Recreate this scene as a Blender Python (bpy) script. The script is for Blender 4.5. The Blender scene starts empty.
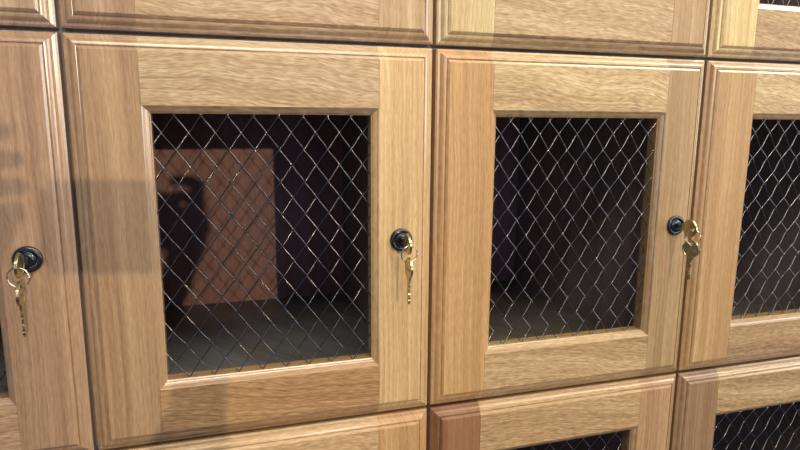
import bpy, bmesh, math, random
from mathutils import Vector, Matrix

random.seed(7)
C = bpy.context.scene.collection
SC = bpy.context.scene
PI = math.pi

# ------------------------------------------------------------------ dimensions
XW = [-0.69420, -0.34665, 0.0, 0.34747, 0.69547]      # locker bank grid, metres
H = 0.40
GAP = 0.0021                                          # half gap between neighbouring doors
T = 0.020                                             # door thickness
MX, MY = 0.0072, 0.0068                               # inner moulding width, depth
DEPTH = 0.452
# left stile, right stile, top rail, bottom rail for the measured doors
SPEC = {(0, 1): (.0625, .0615, .0633, .0605), (1, 1): (.0625, .0607, .0633, .0605), (2, 1): (.0651, .0575, .0638, .0589),
        (3, 1): (.0713, .062, .0637, .0579), (2, 0): (.0640, .0590, .0632, .0640)}

# ------------------------------------------------------------------ helpers
def link(name, me, mat=None, parent=None, smooth=False):
    o = bpy.data.objects.new(name, me)
    C.objects.link(o)
    if mat is not None and not me.materials:
        me.materials.append(mat)
    if smooth:
        for p in me.polygons:
            p.use_smooth = True
    if parent is not None:
        o.parent = parent
    return o

def mesh_from(name, verts, faces):
    me = bpy.data.meshes.new(name)
    me.from_pydata(verts, [], faces)
    me.update()
    return me

def bm_mesh(name, bm, recalc=True):
    if recalc:
        bmesh.ops.recalc_face_normals(bm, faces=bm.faces)
    me = bpy.data.meshes.new(name)
    bm.to_mesh(me)
    bm.free()
    return me

def box(bm, x0, x1, y0, y1, z0, z1):
    v = [bm.verts.new((x, y, z)) for x in (x0, x1) for y in (y0, y1) for z in (z0, z1)]
    for f in ((0, 1, 3, 2), (4, 6, 7, 5), (0, 4, 5, 1), (2, 3, 7, 6), (0, 2, 6, 4), (1, 5, 7, 3)):
        bm.faces.new([v[i] for i in f])

def empty(name, loc, parent=None):
    o = bpy.data.objects.new(name, None)
    o.empty_display_size = .05
    C.objects.link(o)
    o.location = loc
    if parent is not None:
        o.parent = parent
    return o

def tag(o, label=None, cat=None, group=None, kind=None):
    if label: o['label'] = label
    if cat: o['category'] = cat
    if group: o['group'] = group
    if kind: o['kind'] = kind
    return o

# ------------------------------------------------------------------ materials
def new_mat(name):
    m = bpy.data.materials.new(name)
    m.use_nodes = True
    nt = m.node_tree
    return m, nt, nt.nodes['Principled BSDF']

def N(nt, t, **kw):
    n = nt.nodes.new(t)
    for k, v in kw.items():
        setattr(n, k, v)
    return n

def math_node(nt, op, a, b=None, clamp=False):
    n = N(nt, 'ShaderNodeMath', operation=op, use_clamp=clamp)
    for i, s in enumerate((a, b)):
        if s is None: continue
        if isinstance(s, (int, float)): n.inputs[i].default_value = s
        else: nt.links.new(s, n.inputs[i])
    return n.outputs[0]

def noise(nt, vec, scale, detail=3, rough=.5, dist=0):
    n = N(nt, 'ShaderNodeTexNoise')
    n.inputs['Scale'].default_value = scale
    n.inputs['Detail'].default_value = detail
    n.inputs['Roughness'].default_value = rough
    n.inputs['Distortion'].default_value = dist
    nt.links.new(vec, n.inputs['Vector'])
    return n.outputs['Fac']

def maprange(nt, v, a, b, c, d):
    n = N(nt, 'ShaderNodeMapRange')
    n.inputs['From Min'].default_value = a; n.inputs['From Max'].default_value = b
    n.inputs['To Min'].default_value = c; n.inputs['To Max'].default_value = d
    nt.links.new(v, n.inputs['Value'])
    return n.outputs['Result']

def wood(name, axis, pore=.5, streak=.5, wavy=0.0, rough=.55, coat=.0, dull=False, ln=.34):
    """varnished open-pored hardwood; grain runs along the local axis 'X' or 'Z'; the object colour tints the board"""
    m, nt, b = new_mat(name)
    tc = N(nt, 'ShaderNodeTexCoord'); oi = N(nt, 'ShaderNodeObjectInfo')
    sep = N(nt, 'ShaderNodeSeparateXYZ'); nt.links.new(tc.outputs['Object'], sep.inputs[0])
    rnd = oi.outputs['Random']
    if axis == 'Z': along, across = sep.outputs['Z'], sep.outputs['X']
    else: along, across = sep.outputs['X'], sep.outputs['Z']
    across = math_node(nt, 'ADD', across, math_node(nt, 'MULTIPLY', sep.outputs['Y'], .8))
    across = math_node(nt, 'ADD', across, math_node(nt, 'MULTIPLY', rnd, 7.3))
    along = math_node(nt, 'ADD', along, math_node(nt, 'MULTIPLY', rnd, 13.1))
    # a gentle wander and tilt of the grain
    cw = N(nt, 'ShaderNodeCombineXYZ'); nt.links.new(along, cw.inputs[0]); nt.links.new(across, cw.inputs[1])
    w1 = noise(nt, cw.outputs[0], 7.0, 2, .5)
    w2 = math_node(nt, 'MULTIPLY', math_node(nt, 'SUBTRACT', w1, .5), .008 + .018 * wavy)
    tilt = math_node(nt, 'MULTIPLY', along, .06 * wavy)
    ac = math_node(nt, 'ADD', math_node(nt, 'ADD', across, w2), tilt)
    def vec(sa, sc, off=0.0):
        c = N(nt, 'ShaderNodeCombineXYZ')
        nt.links.new(math_node(nt, 'MULTIPLY', along, sa), c.inputs[0])
        nt.links.new(math_node(nt, 'MULTIPLY', ac, sc), c.inputs[1])
        c.inputs[2].default_value = off
        return c.outputs[0]
    broad = noise(nt, vec(.9, 52.0), 1, 2, .5)
    fine = noise(nt, vec(3.5, 360.0, 3.1), 1, 3, .6)
    lines = maprange(nt, noise(nt, vec(2.2, 190.0, 6.4), 1, 1, .5), .60, .72, 0, 1)
    pores = noise(nt, vec(90.0, 1100.0, 7.7), 1, 1, .5)
    pores2 = noise(nt, vec(110.0, 640.0, 9.7), 1, 1, .5)
    patch = noise(nt, vec(1.2, 22.0, 5.5), 1, 1, .5)
    pr = maprange(nt, pores, .52, .66, 0, 1)
    pr = math_node(nt, 'MULTIPLY', pr, maprange(nt, fine, .35, .65, .35, 1))
    v = math_node(nt, 'ADD', 1.0, math_node(nt, 'MULTIPLY', math_node(nt, 'SUBTRACT', broad, .5), 2.2 * streak))
    v = math_node(nt, 'ADD', v, math_node(nt, 'MULTIPLY', math_node(nt, 'SUBTRACT', fine, .5), 2.2 * streak))
    v = math_node(nt, 'ADD', v, math_node(nt, 'MULTIPLY', math_node(nt, 'SUBTRACT', patch, .5), .7))
    v = math_node(nt, 'ADD', v, math_node(nt, 'MULTIPLY', math_node(nt, 'SUBTRACT', pores2, .5), 1.7 * pore))
    v = math_node(nt, 'SUBTRACT', v, math_node(nt, 'MULTIPLY', pr, .6 * pore))
    v = math_node(nt, 'SUBTRACT', v, math_node(nt, 'MULTIPLY', lines, ln * streak))
    # dark streaks go redder, light ones yellower
    ramp = N(nt, 'ShaderNodeValToRGB'); cr = ramp.color_ramp
    cr.elements[0].position = .0; cr.elements[0].color = (.30, .17, .085, 1)
    cr.elements[1].position = 1.0; cr.elements[1].color = (1.0, .83, .57, 1)
    e = cr.elements.new(.5); e.color = (.66, .45, .25, 1)
    if dull: cr.elements[0].color, e.color, cr.elements[2].color = (.17, .14, .13, 1), (.42, .36, .33, 1), (.7, .62, .6, 1)
    nt.links.new(math_node(nt, 'MULTIPLY', v, .5), ramp.inputs[0])
    mix = N(nt, 'ShaderNodeMix', data_type='RGBA', blend_type='MULTIPLY')
    mix.inputs['Factor'].default_value = 1
    nt.links.new(ramp.outputs[0], mix.inputs[6]); nt.links.new(oi.outputs['Color'], mix.inputs[7])
    nt.links.new(mix.outputs[2], b.inputs['Base Color'])
    b.inputs['Roughness'].default_value = rough
    b.inputs['Coat Weight'].default_value = coat
    b.inputs['Coat Roughness'].default_value = .19
    b.inputs['Coat IOR'].default_value = 1.65
    bump = N(nt, 'ShaderNodeBump'); bump.inputs['Strength'].default_value = .25; bump.inputs['Distance'].default_value = .0006
    h = math_node(nt, 'SUBTRACT', math_node(nt, 'MULTIPLY', fine, .5), math_node(nt, 'MULTIPLY', pr, .6))
    nt.links.new(h, bump.inputs['Height']); nt.links.new(bump.outputs[0], b.inputs['Normal'])
    return m

def plain(name, col, rough=.5, metal=0.0, var=.15, scale=40, coat=0):
    m, nt, b = new_mat(name)
    tc = N(nt, 'ShaderNodeTexCoord')
    n = noise(nt, tc.outputs['Object'], scale, 4, .6)
    ramp = N(nt, 'ShaderNodeValToRGB'); cr = ramp.color_ramp
    cr.elements[0].position = .3; cr.elements[1].position = .7
    cr.elements[0].color = tuple(c * (1 - var) for c in col) + (1,)
    cr.elements[1].color = tuple(min(1, c * (1 + var)) for c in col) + (1,)
    nt.links.new(n, ramp.inputs[0]); nt.links.new(ramp.outputs[0], b.inputs['Base Color'])
    b.inputs['Roughness'].default_value = rough
    b.inputs['Metallic'].default_value = metal
    b.inputs['Coat Weight'].default_value = coat
    return m

M_STILE_M = wood('varnished moulding, upright grain', 'Z', pore=.45, streak=.45, wavy=.15, rough=.38, coat=.9)
M_RAIL_M = wood('varnished moulding, level grain', 'X', pore=.7, streak=.5, wavy=.6, rough=.38, coat=.9)
M_STILE = wood('varnished wood, upright grain', 'Z', pore=.38, streak=.66, wavy=.15)
M_RAIL = wood('varnished wood, level grain', 'X', pore=.95, streak=.66, wavy=1.6, ln=.55)
M_BOX = wood('dark veneer', 'Z', pore=.5, streak=.5, wavy=.2, rough=.6, coat=0, dull=True)
M_EDGE = wood('carcass wood', 'Z', pore=.4, streak=.4, rough=.6, coat=0)
M_WIRE = plain('dark steel wire', (.20, .195, .19), .20, 1.0, .2, 300)
M_BLACK = plain('black lacquered metal', (.010, .014, .020), .25, 0.0, .3, 200, coat=.5)
M_PLUG = plain('blued steel lock plug', (.06, .085, .12), .28, 1.0, .2, 300)
M_BRASS = plain('worn brass', (.60, .52, .29), .28, 1.0, .25, 250)
M_NICKEL = plain('nickel wire', (.80, .74, .58), .22, 1.0, .1, 250)

# ------------------------------------------------------------------ door joinery
# outer moulding: distance in from the door edge -> depth behind the face
OUT = [(0.0, T), (0.0, .0076), (.0018, .0064), (.0040, .0060), (.0046, .0050), (.0056, .0036), (.0070, .0026), (.0086, .0021),
       (.0096, .0019), (.0100, .0030), (.0106, .0031), (.0111, .0016), (.0130, .0003), (.0136, .0)]
# inner moulding: distance in from the opening's outer line -> depth
INN = [(0.0, 0.0), (.0013, .0008), (.0015, .0017), (.0030, .0025), (.0044, .0034), (.0056, .0043), (.0060, .0053), (.0072, .0063), (.0072, .0068), (.0072, T)]

def door_pieces(w, h, s, s2, rt, rb):
    """meshes of left stile, right stile, top rail, bottom rail; x 0..w, z 0..-h, face at y 0"""
    L, R, TP, B = ([], []), ([], []), ([], []), ([], [])
    def quad(dst, *p):
        vs, fs = dst
        i = len(vs); vs.extend(p); fs.append(tuple(range(i, i + len(p))))
    x1, x2, z1, z2 = s, w - s2, -rt, -h + rb
    for (d0, y0), (d1, y1) in zip(OUT, OUT[1:]):
        quad(L, (d0, y0, -d0), (d0, y0, -h + d0), (d1, y1, -h + d1), (d1, y1, -d1))
        quad(R, (w - d0, y0, -d0), (w - d1, y1, -d1), (w - d1, y1, -h + d1), (w - d0, y0, -h + d0))
        for dst, xa0, xa1, xb0, xb1 in ((L, d0, d1, x1, x1), (TP, x1, x1, x2, x2), (R, x2, x2, w - d0, w - d1)):
            quad(dst, (xa0, y0, -d0), (xa1, y1, -d1), (xb1, y1, -d1), (xb0, y0, -d0))
        for dst, xa0, xa1, xb0, xb1 in ((L, d0, d1, x1, x1), (B, x1, x1, x2, x2), (R, x2, x2, w - d0, w - d1)):
            quad(dst, (xa0, y0, -h + d0), (xb0, y0, -h + d0), (xb1, y1, -h + d1), (xa1, y1, -h + d1))
    e = OUT[-1][0]
    def flat(dst, xa, xb, za, zb):
        quad(dst, (xa, 0, za), (xa, 0, zb), (xb, 0, zb), (xb, 0, za))
        quad(dst, (xa, T, za), (xb, T, za), (xb, T, zb), (xa, T, zb))
    g = .00022                                          # hairline at the stile and rail joints
    flat(L, e, x1 - g, -e, -h + e); flat(R, x2 + g, w - e, -e, -h + e)
    flat(TP, x1 + g, x2 - g, -e, z1); flat(B, x1 + g, x2 - g, z2, -h + e)
    for za, zb in ((-e, z1), (z2, -h + e)):
        quad(L, (x1 - g, 0, za), (x1 - g, 0, zb), (x1, .0005, zb), (x1, .0005, za))
        quad(R, (x2 + g, 0, za), (x2, .0005, za), (x2, .0005, zb), (x2 + g, 0, zb))
        for dst in ((TP if za == -e else B),):
            quad(dst, (x1, .0005, za), (x1, .0005, zb), (x1 + g, 0, zb), (x1 + g, 0, za))
            quad(dst, (x2 - g, 0, za), (x2 - g, 0, zb), (x2, .0005, zb), (x2, .0005, za))
    quad(L, (x1 - g, 0, z1), (x1 - g, 0, z2), (x1, 0, z2), (x1, 0, z1))
    quad(R, (x2, 0, z1), (x2, 0, z2), (x2 + g, 0, z2), (x2 + g, 0, z1))
    for (d0, y0), (d1, y1) in zip(INN, INN[1:]):
        quad(L, (x1 + d0, y0, z1 - d0), (x1 + d0, y0, z2 + d0), (x1 + d1, y1, z2 + d1), (x1 + d1, y1, z1 - d1))
        quad(R, (x2 - d0, y0, z1 - d0), (x2 - d1, y1, z1 - d1), (x2 - d1, y1, z2 + d1), (x2 - d0, y0, z2 + d0))
        quad(TP, (x1 + d0, y0, z1 - d0), (x1 + d1, y1, z1 - d1), (x2 - d1, y1, z1 - d1), (x2 - d0, y0, z1 - d0))
        quad(B, (x1 + d0, y0, z2 + d0), (x2 - d0, y0, z2 + d0), (x2 - d1, y1, z2 + d1), (x1 + d1, y1, z2 + d1))
    d = INN[-1][0]                                      # rear face behind the inner moulding
    quad(L, (x1, T, z1), (x1 + d, T, z1 - d), (x1 + d, T, z2 + d), (x1, T, z2))
    quad(R, (x2, T, z1), (x2, T, z2), (x2 - d, T, z2 + d), (x2 - d, T, z1 - d))
    quad(TP, (x1, T, z1), (x2, T, z1), (x2 - d, T, z1 - d), (x1 + d, T, z1 - d))
    quad(B, (x1, T, z2), (x1 + d, T, z2 + d), (x2 - d, T, z2 + d), (x2, T, z2))
    out = []
    for nm, (vs, fs) in zip(('stile', 'stile', 'rail', 'rail'), (L, R, TP, B)):
        bm = bmesh.new()
        bv = [bm.verts.new(v) for v in vs]
        for f in fs:
            try: bm.faces.new([bv[i] for i in f])
            except ValueError: pass
        bmesh.ops.remove_doubles(bm, verts=bm.verts, dist=1e-6)
        me = bm_mesh(nm, bm)
        me.materials.append(M_STILE if nm == 'stile' else M_RAIL)
        me.materials.append(M_STILE_M if nm == 'stile' else M_RAIL_M)
        for p in me.polygons:
            if max(me.vertices[i].co.y for i in p.vertices) > .00055: p.material_index = 1
        out.append(me)
    return out

# ------------------------------------------------------------------ woven wire
PX, PZ = .0241, .03255
def wire_mesh(x0, x1, z0, z1, nx, nz):
    """diamond weave of crimped round wire filling the rectangle; (nx, nz) is one crossing"""
    vs, fs = [], []
    r, amp, ring = .00058, .00125, 6
    slope = PZ / PX
    step = math.hypot(PX, PZ) / 2
    for sgn in (1, -1):
        d = Vector((PX / 2, 0, -sgn * PZ / 2)).normalized()
        side = Vector((d.z, 0, -d.x))
        K = int((x1 - x0 + (z0 - z1) / slope) / PX) + 3
        for k in range(-K, K + 1):
            # the wire through (nx + k PX, nz)
            p0 = Vector((nx + k * PX, 0, nz))
            ts = []
            for t in ((x0 - p0.x) / d.x, (x1 - p0.x) / d.x): ts.append(t)
            tz = sorted(((z0 - p0.z) / d.z, (z1 - p0.z) / d.z))
            a, b_ = max(min(ts), tz[0]), min(max(ts), tz[1])
            if b_ - a < .002: continue
            n = max(2, int((b_ - a) / step * 8))
            base = len(vs)
            for i in range(n + 1):
                t = a + (b_ - a) * i / n
                ph = PI * t / step
                yy = sgn * amp * math.cos(ph) if True else 0
                # sharper crimp near the crossings, straight between
                yy *= (0.75 + .25 * math.cos(ph) ** 2)
                # small in-plane kink where the wires lock into each other
                kink = .00016 * math.sin(2 * ph)
                c = p0 + d * t + side * kink
                for j in range(ring):
                    an = 2 * PI * j / ring
                    q = c + side * (r * math.cos(an))
                    vs.append((q.x, yy + r * math.sin(an), q.z))
            for i in range(n):
                for j in range(ring):
                    j2 = (j + 1) % ring
                    fs.append((base + i * ring + j, base + i * ring + j2, base + (i + 1) * ring + j2, base + (i + 1) * ring + j))
            fs.append(tuple(base + j for j in range(ring)))
            fs.append(tuple(base + n * ring + j for j in reversed(range(ring))))
    me = mesh_from('wire_mesh', vs, fs)
    for p in me.polygons: p.use_smooth = True
    return me

# ------------------------------------------------------------------ lock
def lathe(name, prof, seg=40):
    """prof: (radius, y); axis is Y"""
    bm = bmesh.new(); rings = []
    for r, y in prof:
        if r < 1e-6: rings.append([bm.verts.new((0, y, 0))])
        else: rings.append([bm.verts.new((r * math.cos(2 * PI * i / seg), y, r * math.sin(2 * PI * i / seg))) for i in range(seg)])
    for a, b_ in zip(rings, rings[1:]):
        for i in range(seg):
            j = (i + 1) % seg
            if len(a) == 1: bm.faces.new((a[0], b_[i], b_[j]))
            elif len(b_) == 1: bm.faces.new((a[i], b_[0], a[j]))
            else: bm.faces.new((a[i], b_[i], b_[j], a[j]))
    me = bm_mesh(name, bm)
    for p in me.polygons: p.use_smooth = True
    return me

ME_ROSETTE = lathe('lock', [(.0122, .0005), (.0124, -.0006), (.0122, -.0018), (.0114, -.0029), (.0100, -.0034), (.0090, -.0033), (.0084, -.0026), (.0082, -.0014),
                            (.0081, .0), (.0076, .0004), (.0074, -.0010), (.0072, -.0026), (.0066, -.0031), (.0052, -.0032)])
def plug():
    bm = bmesh.new()
    bm.from_mesh(lathe('p', [(.0053, -.0030), (.0053, -.0037), (.0047, -.0042), (.0, -.0042)]))
    box(bm, -.0008, .0008, -.0046, -.0040, -.0036, .0036)
    me = bm_mesh('key_slot', bm)
    for p in me.polygons: p.use_smooth = False
    return me
ME_PLUG = plug()

# ------------------------------------------------------------------ lockers
STILE_COL = {}
def lin(r, g, b): return tuple((c / 255) ** 2.2 for c in (r, g, b))
def col(r, g, b, k=1.0):
    return tuple(c * k for c in (r, g, b)) + (1,)
# tint of every board: [left stile, right stile, top rail, bottom rail] for (column, row); row 0 is the top one
N_ = (.80, .80, .80)
TINT = {  # bluish shade over the left doors is mixed into their mauve tints
 (0, 0): [(.74, .70, .70), (.66, .62, .64), (.7, .7, .7), (.72, .68, .70)],
 (1, 0): [(.64, .58, .60), (.74, .70, .66), (.7, .7, .7), (.74, .70, .68)],
 (2, 0): [(.80, .82, .70), (.62, .57, .49), (.7, .7, .7), (.70, .67, .62)],
 (3, 0): [(.82, .82, .62), (.7, .7, .7), (.8, .8, .8), (.64, .59, .50)],
 (0, 1): [(.7, .64, .64), (.62, .54, .55), (.7, .7, .7), (.64, .55, .56)],
 (1, 1): [(.66, .59, .54), (.90, .84, .68), (.74, .71, .68), (.70, .57, .44)],
 (2, 1): [(.82, .68, .50), (.56, .50, .39), (.80, .79, .68), (.76, .71, .60)],
 (3, 1): [(.68, .58, .42), (.7, .7, .7), (.74, .71, .60), (.64, .58, .48)],
 (0, 2): [N_, N_, N_, N_],
 (1, 2): [(.8, .7, .6), (.84, .68, .52), (.86, .78, .66), N_],
 (2, 2): [(.42, .27, .20), (.68, .58, .50), (.78, .72, .60), N_],
 (3, 2): [(.50, .42, .37), N_, (.72, .69, .58), N_],
}
PHASE = {(1, 1): .0897, (2, 1): .0921 - 0.0, (3, 1): .0761}
ROWN = ['top', 'middle', 'bottom']
LABELS = {
 (0, 0): 'light wood locker cut off by the upper left corner of the photo',
 (1, 0): 'light wood locker above the one with the sunlit brown back panel',
 (2, 0): 'light wood locker above the one with the evenly dark mesh window',
 (3, 0): 'yellowish wood locker cut off by the top right corner',
 (0, 1): 'wood locker at the left edge with keys hanging below its black lock',
 (1, 1): 'wood locker with a light patch and mesh shadow on its reddish brown back panel',
 (2, 1): 'wood locker whose complete wire mesh window is evenly dark inside, keys at right',
 (3, 1): 'wood locker with half a dark mesh window, cut off by the right edge',
 (1, 2): 'light orange wood locker under the one with the reddish lit back panel',
 (2, 2): 'wood locker in the bottom row with a dark reddish brown left stile',
 (3, 2): 'wood locker cut off by the bottom right corner, dark mesh opening under pale rail',
}
door_cache = {}
box_cache = {}
def carcass(w, h):
    key = (round(w, 4), round(h, 4))
    if key in box_cache: return box_cache[key]
    t, y0, y1 = .009, T + .0015, DEPTH + .010
    out = []
    def one(nm, *b):
        bm = bmesh.new(); box(bm, *b); out.append((nm, bm_mesh(nm, bm)))
    one('side_panel', 0.0, t, y0, y1, -h + t, -t)
    one('side_panel', w - t, w, y0, y1, -h + t, -t)
    one('top_panel', 0.0, w, y0, y1, -t, 0)
    one('bottom_panel', 0.0, w, y0, y1, -h, -h + t)
    one('back_panel', t, w - t, DEPTH, y1, -h + t, -t)
    box_cache[key] = out
    return out

BOXCOL = {'side_panel': (.62, .58, .60, 1), 'top_panel': (.6, .6, .7, 1), 'bottom_panel': (.55, .60, .62, 1), 'back_panel': (.80, .46, .43, 1)}
for (c, r) in LABELS:
    gx0, gx1 = XW[c], XW[c + 1]
    zt = (1 - r) * H
    w_full = gx1 - gx0
    root = empty('locker', (gx0, 0, zt))
    tag(root, LABELS[(c, r)], 'locker', 'wooden lockers with wire mesh doors')
    for nm, me in carcass(w_full - .0002, H - .0002):
        o = link(nm, me, M_BOX, root)
        o.color = BOXCOL[nm]
        if c >= 2 and nm == 'bottom_panel': o.color = (.42, .40, .34, 1)  # right-hand floors coloured darker and warmer to stand in for dimmer light
    s, s2, rt, rb = SPEC.get((c, r), (.0627, .0612, .0632, .0600))
    # the measured values are from the middle of the gap; the door edge starts half a gap in
    w, h = w_full - 2 * GAP, H - 2 * GAP
    door = empty('door', (GAP, 0, -GAP), root)
    key = (round(w, 4), s, s2, rt, rb)
    if key not in door_cache:
        x0, x1 = s - GAP + MX - .010, w_full - s2 - GAP - MX + .010
        z0, z1 = -rt + GAP - MX + .010, -H + rb + GAP + MX - .010
        px = {(1, 1): .0897, (2, 1): .0921, (3, 1): .0761}.get((c, r), .090)
        pz = {(1, 1): -.0722, (2, 1): -.0742, (3, 1): -.0732}.get((c, r), -.073)
        wm = wire_mesh(x0, x1, z0, z1, px - GAP, pz + GAP)
        door_cache[key] = (door_pieces(w, h, s - GAP, s2 - GAP, rt - GAP, rb - GAP), wm)
    pcs, wm = door_cache[key]
    for i, me in enumerate(pcs):
        o = link(me.name.split('.')[0], me, M_STILE if i < 2 else M_RAIL, door)
        t = TINT[(c, r)][i]
        o.color = (t[0], t[1], t[2], 1)
    o = link('wire_mesh', wm, M_WIRE, door); o.location = (0, .0092, 0)
    lk = link('lock', ME_ROSETTE, M_BLACK, door)
    lx = {(0, 1): -.3865 - XW[0], (1, 1): -.0368 - XW[1], (2, 1): .3162 - XW[2]}.get((c, r), w_full - .0355)
    lz = -.2005
    lk.location = (lx - GAP, 0, lz + GAP)
    lk['label'] = 'round black lock rosette'
    pl = link('key_slot', ME_PLUG, M_PLUG, door, smooth=False); pl.location = lk.location

# ------------------------------------------------------------------ keys
def key_mesh(name, bow_r, blade_len, teeth, hole_off, th=.0020, rings=True):
    """flat key in the local Y-Z plane, bow centre at origin, blade toward +Y; hole at (-hole_off) on the Y axis"""
    outline = []
    a0 = math.asin(.0038 / bow_r)
    n = 30
    for i in range(n + 1):
        a = a0 + (2 * PI - 2 * a0) * i / n
        rr = bow_r * (1 + .03 * math.cos(4 * a))
        outline.append((rr * math.cos(a), rr * math.sin(a)))
    y0 = bow_r * math.cos(a0)
    L = y0 + blade_len
    low = [(y0 + .0030, -.0036), (y0 + .0036, -.0026)]
    y = y0 + .0050
    for d in teeth:
        low += [(y, -.0026 + .0000), (y + .0012, -.0026 + d), (y + .0022, -.0026 + d), (y + .0030, -.0026)]
        y += .0032
    low = [p for p in low if p[0] < L - .002]
    low += [(L - .0025, -.0020), (L, .0004), (L - .0022, .0026), (y0 + .0036, .0026), (y0 + .0030, .0038)]
    outline += low
    bm = bmesh.new()
    loops = [outline, [(-hole_off + .0024 * math.cos(2 * PI * i / 16), .0024 * math.sin(2 * PI * i / 16)) for i in range(16)]]
    edges = []
    for lp in loops:
        vs = [bm.verts.new((-th / 2, p[0], p[1])) for p in lp]
        for i in range(len(vs)): edges.append(bm.edges.new((vs[i], vs[(i + 1) % len(vs)])))
    r = bmesh.ops.triangle_fill(bm, edges=edges, use_beauty=True)
    ex = bmesh.ops.extrude_face_region(bm, geom=bm.faces[:])
    for v in [g for g in ex['geom'] if isinstance(g, bmesh.types.BMVert)]: v.co.x += th
    # raised rim and milled groove
    for sx in (-1, 1):
        seg = 28
        for (ra, rb_) in ((bow_r * .84, bow_r * .97),):
            R = []
            for rr, hh in ((ra, th / 2), (ra + .0003, th / 2 + .0003), (rb_ - .0003, th / 2 + .0003), (rb_, th / 2)):
                R.append([bm.verts.new((sx * hh, rr * math.cos(2 * PI * i / seg), rr * math.sin(2 * PI * i / seg))) for i in range(seg)])
            for A, B in zip(R, R[1:]):
                for i in range(seg):
                    j = (i + 1) % seg
                    bm.faces.new((A[i], A[j], B[j], B[i]))
        for zz in (-.0028, 0, .0028):                    # worn stamped marks across the bow
            box(bm, sx * th / 2 - .00005 if sx > 0 else sx * th / 2 - .0003, sx * th / 2 + .0003 if sx > 0 else sx * th / 2 + .00005, .0000, .0030 + .0006 * (zz == 0), zz - .0006, zz + .0006)
    return bm_mesh(name, bm)

ME_KEY = key_mesh('key', .0108, .029, [.0012, .0004, .0016, .0008, .0014, .0002], .0062)
def ring_mesh():
    vs, fs = [], []
    R, r, n, k = .0088, .00055, 96, 6
    for i in range(n + 1):
        t = i / n
        a = 4 * PI * t
        off = (t - .5) * .0015
        for j in range(k):
            b_ = 2 * PI * j / k
            rr = R + r * math.cos(b_)
            vs.append((rr * math.cos(a), off + r * math.sin(b_), rr * math.sin(a)))
    for i in range(n):
        for j in range(k):
            j2 = (j + 1) % k
            fs.append((i * k + j, i * k + j2, (i + 1) * k + j2, (i + 1) * k + j))
    fs.append(tuple(range(k))); fs.append(tuple(n * k + j for j in reversed(range(k))))
    me = mesh_from('split_ring', vs, fs)
    for p in me.polygons: p.use_smooth = True
    return me
ME_RING = ring_mesh()

def keys(loc, label, twist, spin, ringz, lean):
    root = empty('key_ring', loc)
    tag(root, label, 'keys', 'brass key pairs hanging from the locks')
    k1 = link('key', ME_KEY, M_BRASS, root)
    # inserted key: blade along +Y into the plug, bow outside; turned a little about the lock axis
    k1.rotation_mode = 'XYZ'
    k1.location = (0, -.0245, 0)
    k1.rotation_euler = (0, twist, 0)
    # hole of the inserted key sits at the outer end of the bow; the ring hangs from it
    hy = -.0245 - .0062 + .0008
    rg = link('split_ring', ME_RING, M_NICKEL, root)
    rg.location = (0, hy, -.0092)
    rg.rotation_euler = (lean, 0, ringz)
    k2 = link('key', ME_KEY, M_BRASS, root)
    k2.location = (0, hy + .0006, -.0092 - .0088 - .0060)
    k2.rotation_mode = 'XYZ'
    k2.rotation_euler = (-PI / 2 + .02, 0, spin)
    return root

keys((-.3865, 0, -.2005), 'pair of brass keys on a wire ring, leftmost of the three pairs', .05, .05, -.15, .05)
keys((-.0368, 0, -.2005), 'pair of brass keys hanging from the lock between the two whole mesh windows', -.08, .0, .10, .05)
keys((.3162, 0, -.2005), 'pair of brass keys with round bows seen face on, right of the evenly dark window', .0, .28, -.9, .05)

# ------------------------------------------------------------------ setting
def struct(name, me, mat):
    o = link(name, me, mat); o['kind'] = 'structure'; return o
M_WALL = plain('painted wall', (.45, .42, .38), .8, 0, .05, 6)
M_FLOOR = plain('grey carpet', (.10, .10, .11), .95, 0, .4, 220)
bm = bmesh.new(); box(bm, -3.0, 3.0, .47, .55, -1.6, 1.3); struct('wall_back', bm_mesh('wall_back', bm), M_WALL)
bm = bmesh.new(); box(bm, -3.0, 3.0, -5.4, .55, -1.70, -1.6); struct('floor', bm_mesh('floor', bm), M_FLOOR)
bm = bmesh.new(); box(bm, XW[0], XW[4], .03, .462, -1.6, -.8003)
o = struct('trim_1', bm_mesh('trim_1', bm), M_EDGE); o.color = (.7, .62, .5, 1)

# ------------------------------------------------------------------ the photographer, standing behind the lens
M_SKIN = plain('skin', (.55, .34, .25), .5, 0, .06, 20)
M_SHIRT = plain('navy cotton', (.04, .05, .10), .85, 0, .2, 120)
M_DENIM = plain('dark denim', (.03, .04, .07), .85, 0, .3, 200)
M_HAIR = plain('dark hair', (.03, .02, .015), .6, 0, .3, 150)
M_PHONE = plain('black phone glass', (.02, .02, .022), .2, 0, .1, 50, coat=.5)
def skin_obj(name, chains, mat, parent, levels=2):
    """chains: lists of ((x, y, z), radius); a chain's first point joins an equal earlier point"""
    vs, es, rs, idx = [], [], [], {}
    for ch in chains:
        prev = None
        for p, r in ch:
            kx = tuple(round(q, 4) for q in p)
            if kx not in idx:
                idx[kx] = len(vs); vs.append(p); rs.append(r)
            if prev is not None and prev != idx[kx]: es.append((prev, idx[kx]))
            prev = idx[kx]
    me = bpy.data.meshes.new(name); me.from_pydata(vs, es, []); me.update()
    o = link(name, me, mat, parent)
    m = o.modifiers.new('skin', 'SKIN')
    for i, r in enumerate(rs):
        sv = me.skin_vertices[0].data[i]; sv.radius = (r, r); sv.use_root = (i == 0)
    m.use_smooth_shade = True
    o.modifiers.new('sub', 'SUBSURF').levels = levels; o.modifiers['sub'].render_levels = levels
    return o
BX, BY = -.31, -1.00
pelvis, chest, neck = (BX, BY, -.78), (BX, BY + .01, -.40), (BX, BY, -.235)
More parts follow.
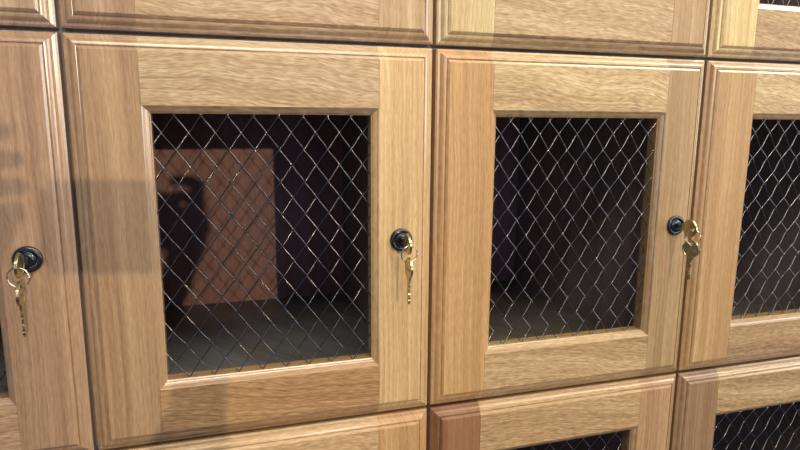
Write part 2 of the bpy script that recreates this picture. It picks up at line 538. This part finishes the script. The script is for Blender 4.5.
body = [[(pelvis, .13), ((BX, BY, -.60), .115), (chest, .13), (neck, .055), ((BX + .005, BY + .02, -.15), .055), ((BX + .01, BY + .03, -.075), .082), ((BX + .01, BY + .025, .0), .090), ((BX + .01, BY + .015, .05), .060)],
        [((BX + .005, BY + .02, -.15), .055), ((BX + .012, BY + .105, -.10), .030)]]
for sd in (-1, 1):
    hip = (BX + sd * .10, BY, -.86); kn = (BX + sd * .11, BY + .02, -1.20); an = (BX + sd * .12, BY, -1.53)
    body.append([(pelvis, .13), (hip, .085), (kn, .058), (an, .04), ((BX + sd * .13, BY + .13, -1.575), .025)])
arms = []
for sd, sh, el, wr, pm in ((1, (-.13, -1.0, -.30), (-.15, -.86, -.47), (-.125, -.66, -.205), (-.092, -.625, -.125)),
                           (-1, (-.49, -1.0, -.30), (-.50, -.84, -.50), (-.325, -.66, -.185), (-.292, -.625, -.100))):
    arms.append([(chest, .13), (sh, .060), (el, .043), (wr, .028), (pm, .032)])
    body.append([(chest, .13), (sh, .055), (el, .038), (wr, .024), (pm, .022)])
    for q in range(4):
        z = pm[2] + .020 + .021 * q
        L = (.9, 1.0, .97, .8)[q]
        body.append([(pm, .022), ((pm[0] + sd * .012, pm[1] + .012, z), .010), ((pm[0] + sd * .006, pm[1] + .038 * L, z + .002), .0085), ((pm[0] - sd * .016 * L, pm[1] + .044, z + .003), .0075), ((pm[0] - sd * .034 * L, pm[1] + .038, z + .004), .0065)])
    body.append([(pm, .022), ((pm[0] - sd * .012, pm[1] - .014, -.105), .011), ((pm[0] - sd * .026, pm[1] - .012, -.078), .009), ((pm[0] - sd * .036, pm[1] - .006, -.060), .0075)])
person = skin_obj('person', body, M_SKIN, None)
tag(person, 'person in a navy top standing behind the lens, both hands holding up a phone', 'person')
arms = [[a[0], a[1], a[2], ((a[2][0][0] * .1 + a[3][0][0] * .9, a[2][0][1] * .1 + a[3][0][1] * .9, a[2][0][2] * .1 + a[3][0][2] * .9), .034)] for a in arms]
skin_obj('sweater', [[((BX, BY, -.84), .150), ((BX, BY, -.60), .135), (chest, .150), ((BX, BY, -.27), .085)]] + arms, M_SHIRT, person)
skin_obj('trousers', [[((BX, BY, -.80), .142), (( BX + sd * .10, BY, -.88), .098), ((BX + sd * .11, BY + .02, -1.20), .072), ((BX + sd * .12, BY, -1.50), .055)] for sd in (-1, 1)], M_DENIM, person)
skin_obj('hair', [[((BX + .01, BY - .015, -.09), .070), ((BX + .01, BY - .005, .0), .094), ((BX + .01, BY + .01, .058), .072)]], M_HAIR, person)
bm = bmesh.new(); box(bm, -.078, .078, -.0375, .0375, -.004, .004)
bmesh.ops.bevel(bm, geom=[e for e in bm.edges if abs(e.verts[0].co.z - e.verts[1].co.z) > .004], offset=.008, segments=5, affect='EDGES')
phone = link('phone', bm_mesh('phone', bm), M_PHONE)
tag(phone, 'black phone held up sideways in both hands of the person', 'phone')
bm = bmesh.new(); bmesh.ops.create_cone(bm, cap_ends=True, segments=24, radius1=.0065, radius2=.006, depth=.0014)
lens = link('phone_lens', bm_mesh('phone_lens', bm), M_BLACK, phone); lens.location = (-.050, .012, -.0046)

# ------------------------------------------------------------------ light
def lamp(name, typ, loc, energy, color, size=None, target=None, size_y=None):
    l = bpy.data.lights.new(name, typ)
    l.energy = energy; l.color = color
    o = bpy.data.objects.new(name, l); C.objects.link(o); o.location = loc
    if typ == 'AREA':
        l.shape = 'RECTANGLE'; l.size = size; l.size_y = size_y or size
    elif typ in ('POINT', 'SPOT'):
        l.shadow_soft_size = size
    if target is not None:
        o.rotation_euler = (Vector(target) - Vector(loc)).to_track_quat('-Z', 'Y').to_euler()
    return o
KEY = (.576, -4.58, .49)
k = lamp('key_lamp', 'SPOT', KEY, 300, (1.0, .81, .52), .024, (0, 0, -.2)); k.data.spot_size = math.radians(40); k.data.spot_blend = .5; k.data.specular_factor = .12
lamp('ceiling_panel', 'AREA', (.62, -.60, .98), 39, (1.0, .97, .81), 2.8, (.35, 0, -.1), .42)
lamp('window_light', 'AREA', (-.5, -3.4, .1), 18, (.26, .48, 1.0), 2.2, (-.2, 0, -.2))
lamp('side_fill', 'AREA', (2.6, -1.7, .25), 26, (.95, .97, 1.0), 1.1, (.2, 0, -.2))  # unseen light from the right, added so the mesh wires catch highlights
W = bpy.data.worlds.new('World'); SC.world = W; W.use_nodes = True
bg = W.node_tree.nodes['Background']; bg.inputs[0].default_value = (.50, .55, .80, 1); bg.inputs[1].default_value = .32

# ------------------------------------------------------------------ camera
cam = bpy.data.cameras.new('camera'); co = bpy.data.objects.new('camera', cam); C.objects.link(co)
ya, pi_, ro = .29282, -.17342, .00672
f = Vector((math.sin(ya) * math.cos(pi_), math.cos(ya) * math.cos(pi_), math.sin(pi_)))
r0 = Vector((math.cos(ya), -math.sin(ya), 0)); u0 = r0.cross(f)
rr = r0 * math.cos(ro) + u0 * math.sin(ro); uu = -r0 * math.sin(ro) + u0 * math.cos(ro)
mw = Matrix(((rr.x, uu.x, -f.x, -.21715), (rr.y, uu.y, -f.y, -.59419), (rr.z, uu.z, -f.z, -.07588), (0, 0, 0, 1)))
co.matrix_world = mw
pos = Vector((-.21715, -.59419, -.07588)) + rr * .050 - uu * .012 - f * .0125
phone.matrix_world = Matrix(((rr.x, uu.x, -f.x, pos.x), (rr.y, uu.y, -f.y, pos.y), (rr.z, uu.z, -f.z, pos.z), (0, 0, 0, 1)))
cam.sensor_width = 36; cam.lens = 594.889 * 36 / 800; cam.clip_start = .01
SC.camera = co
SC.view_settings.view_transform = 'Standard'
SC.view_settings.exposure = 0.0
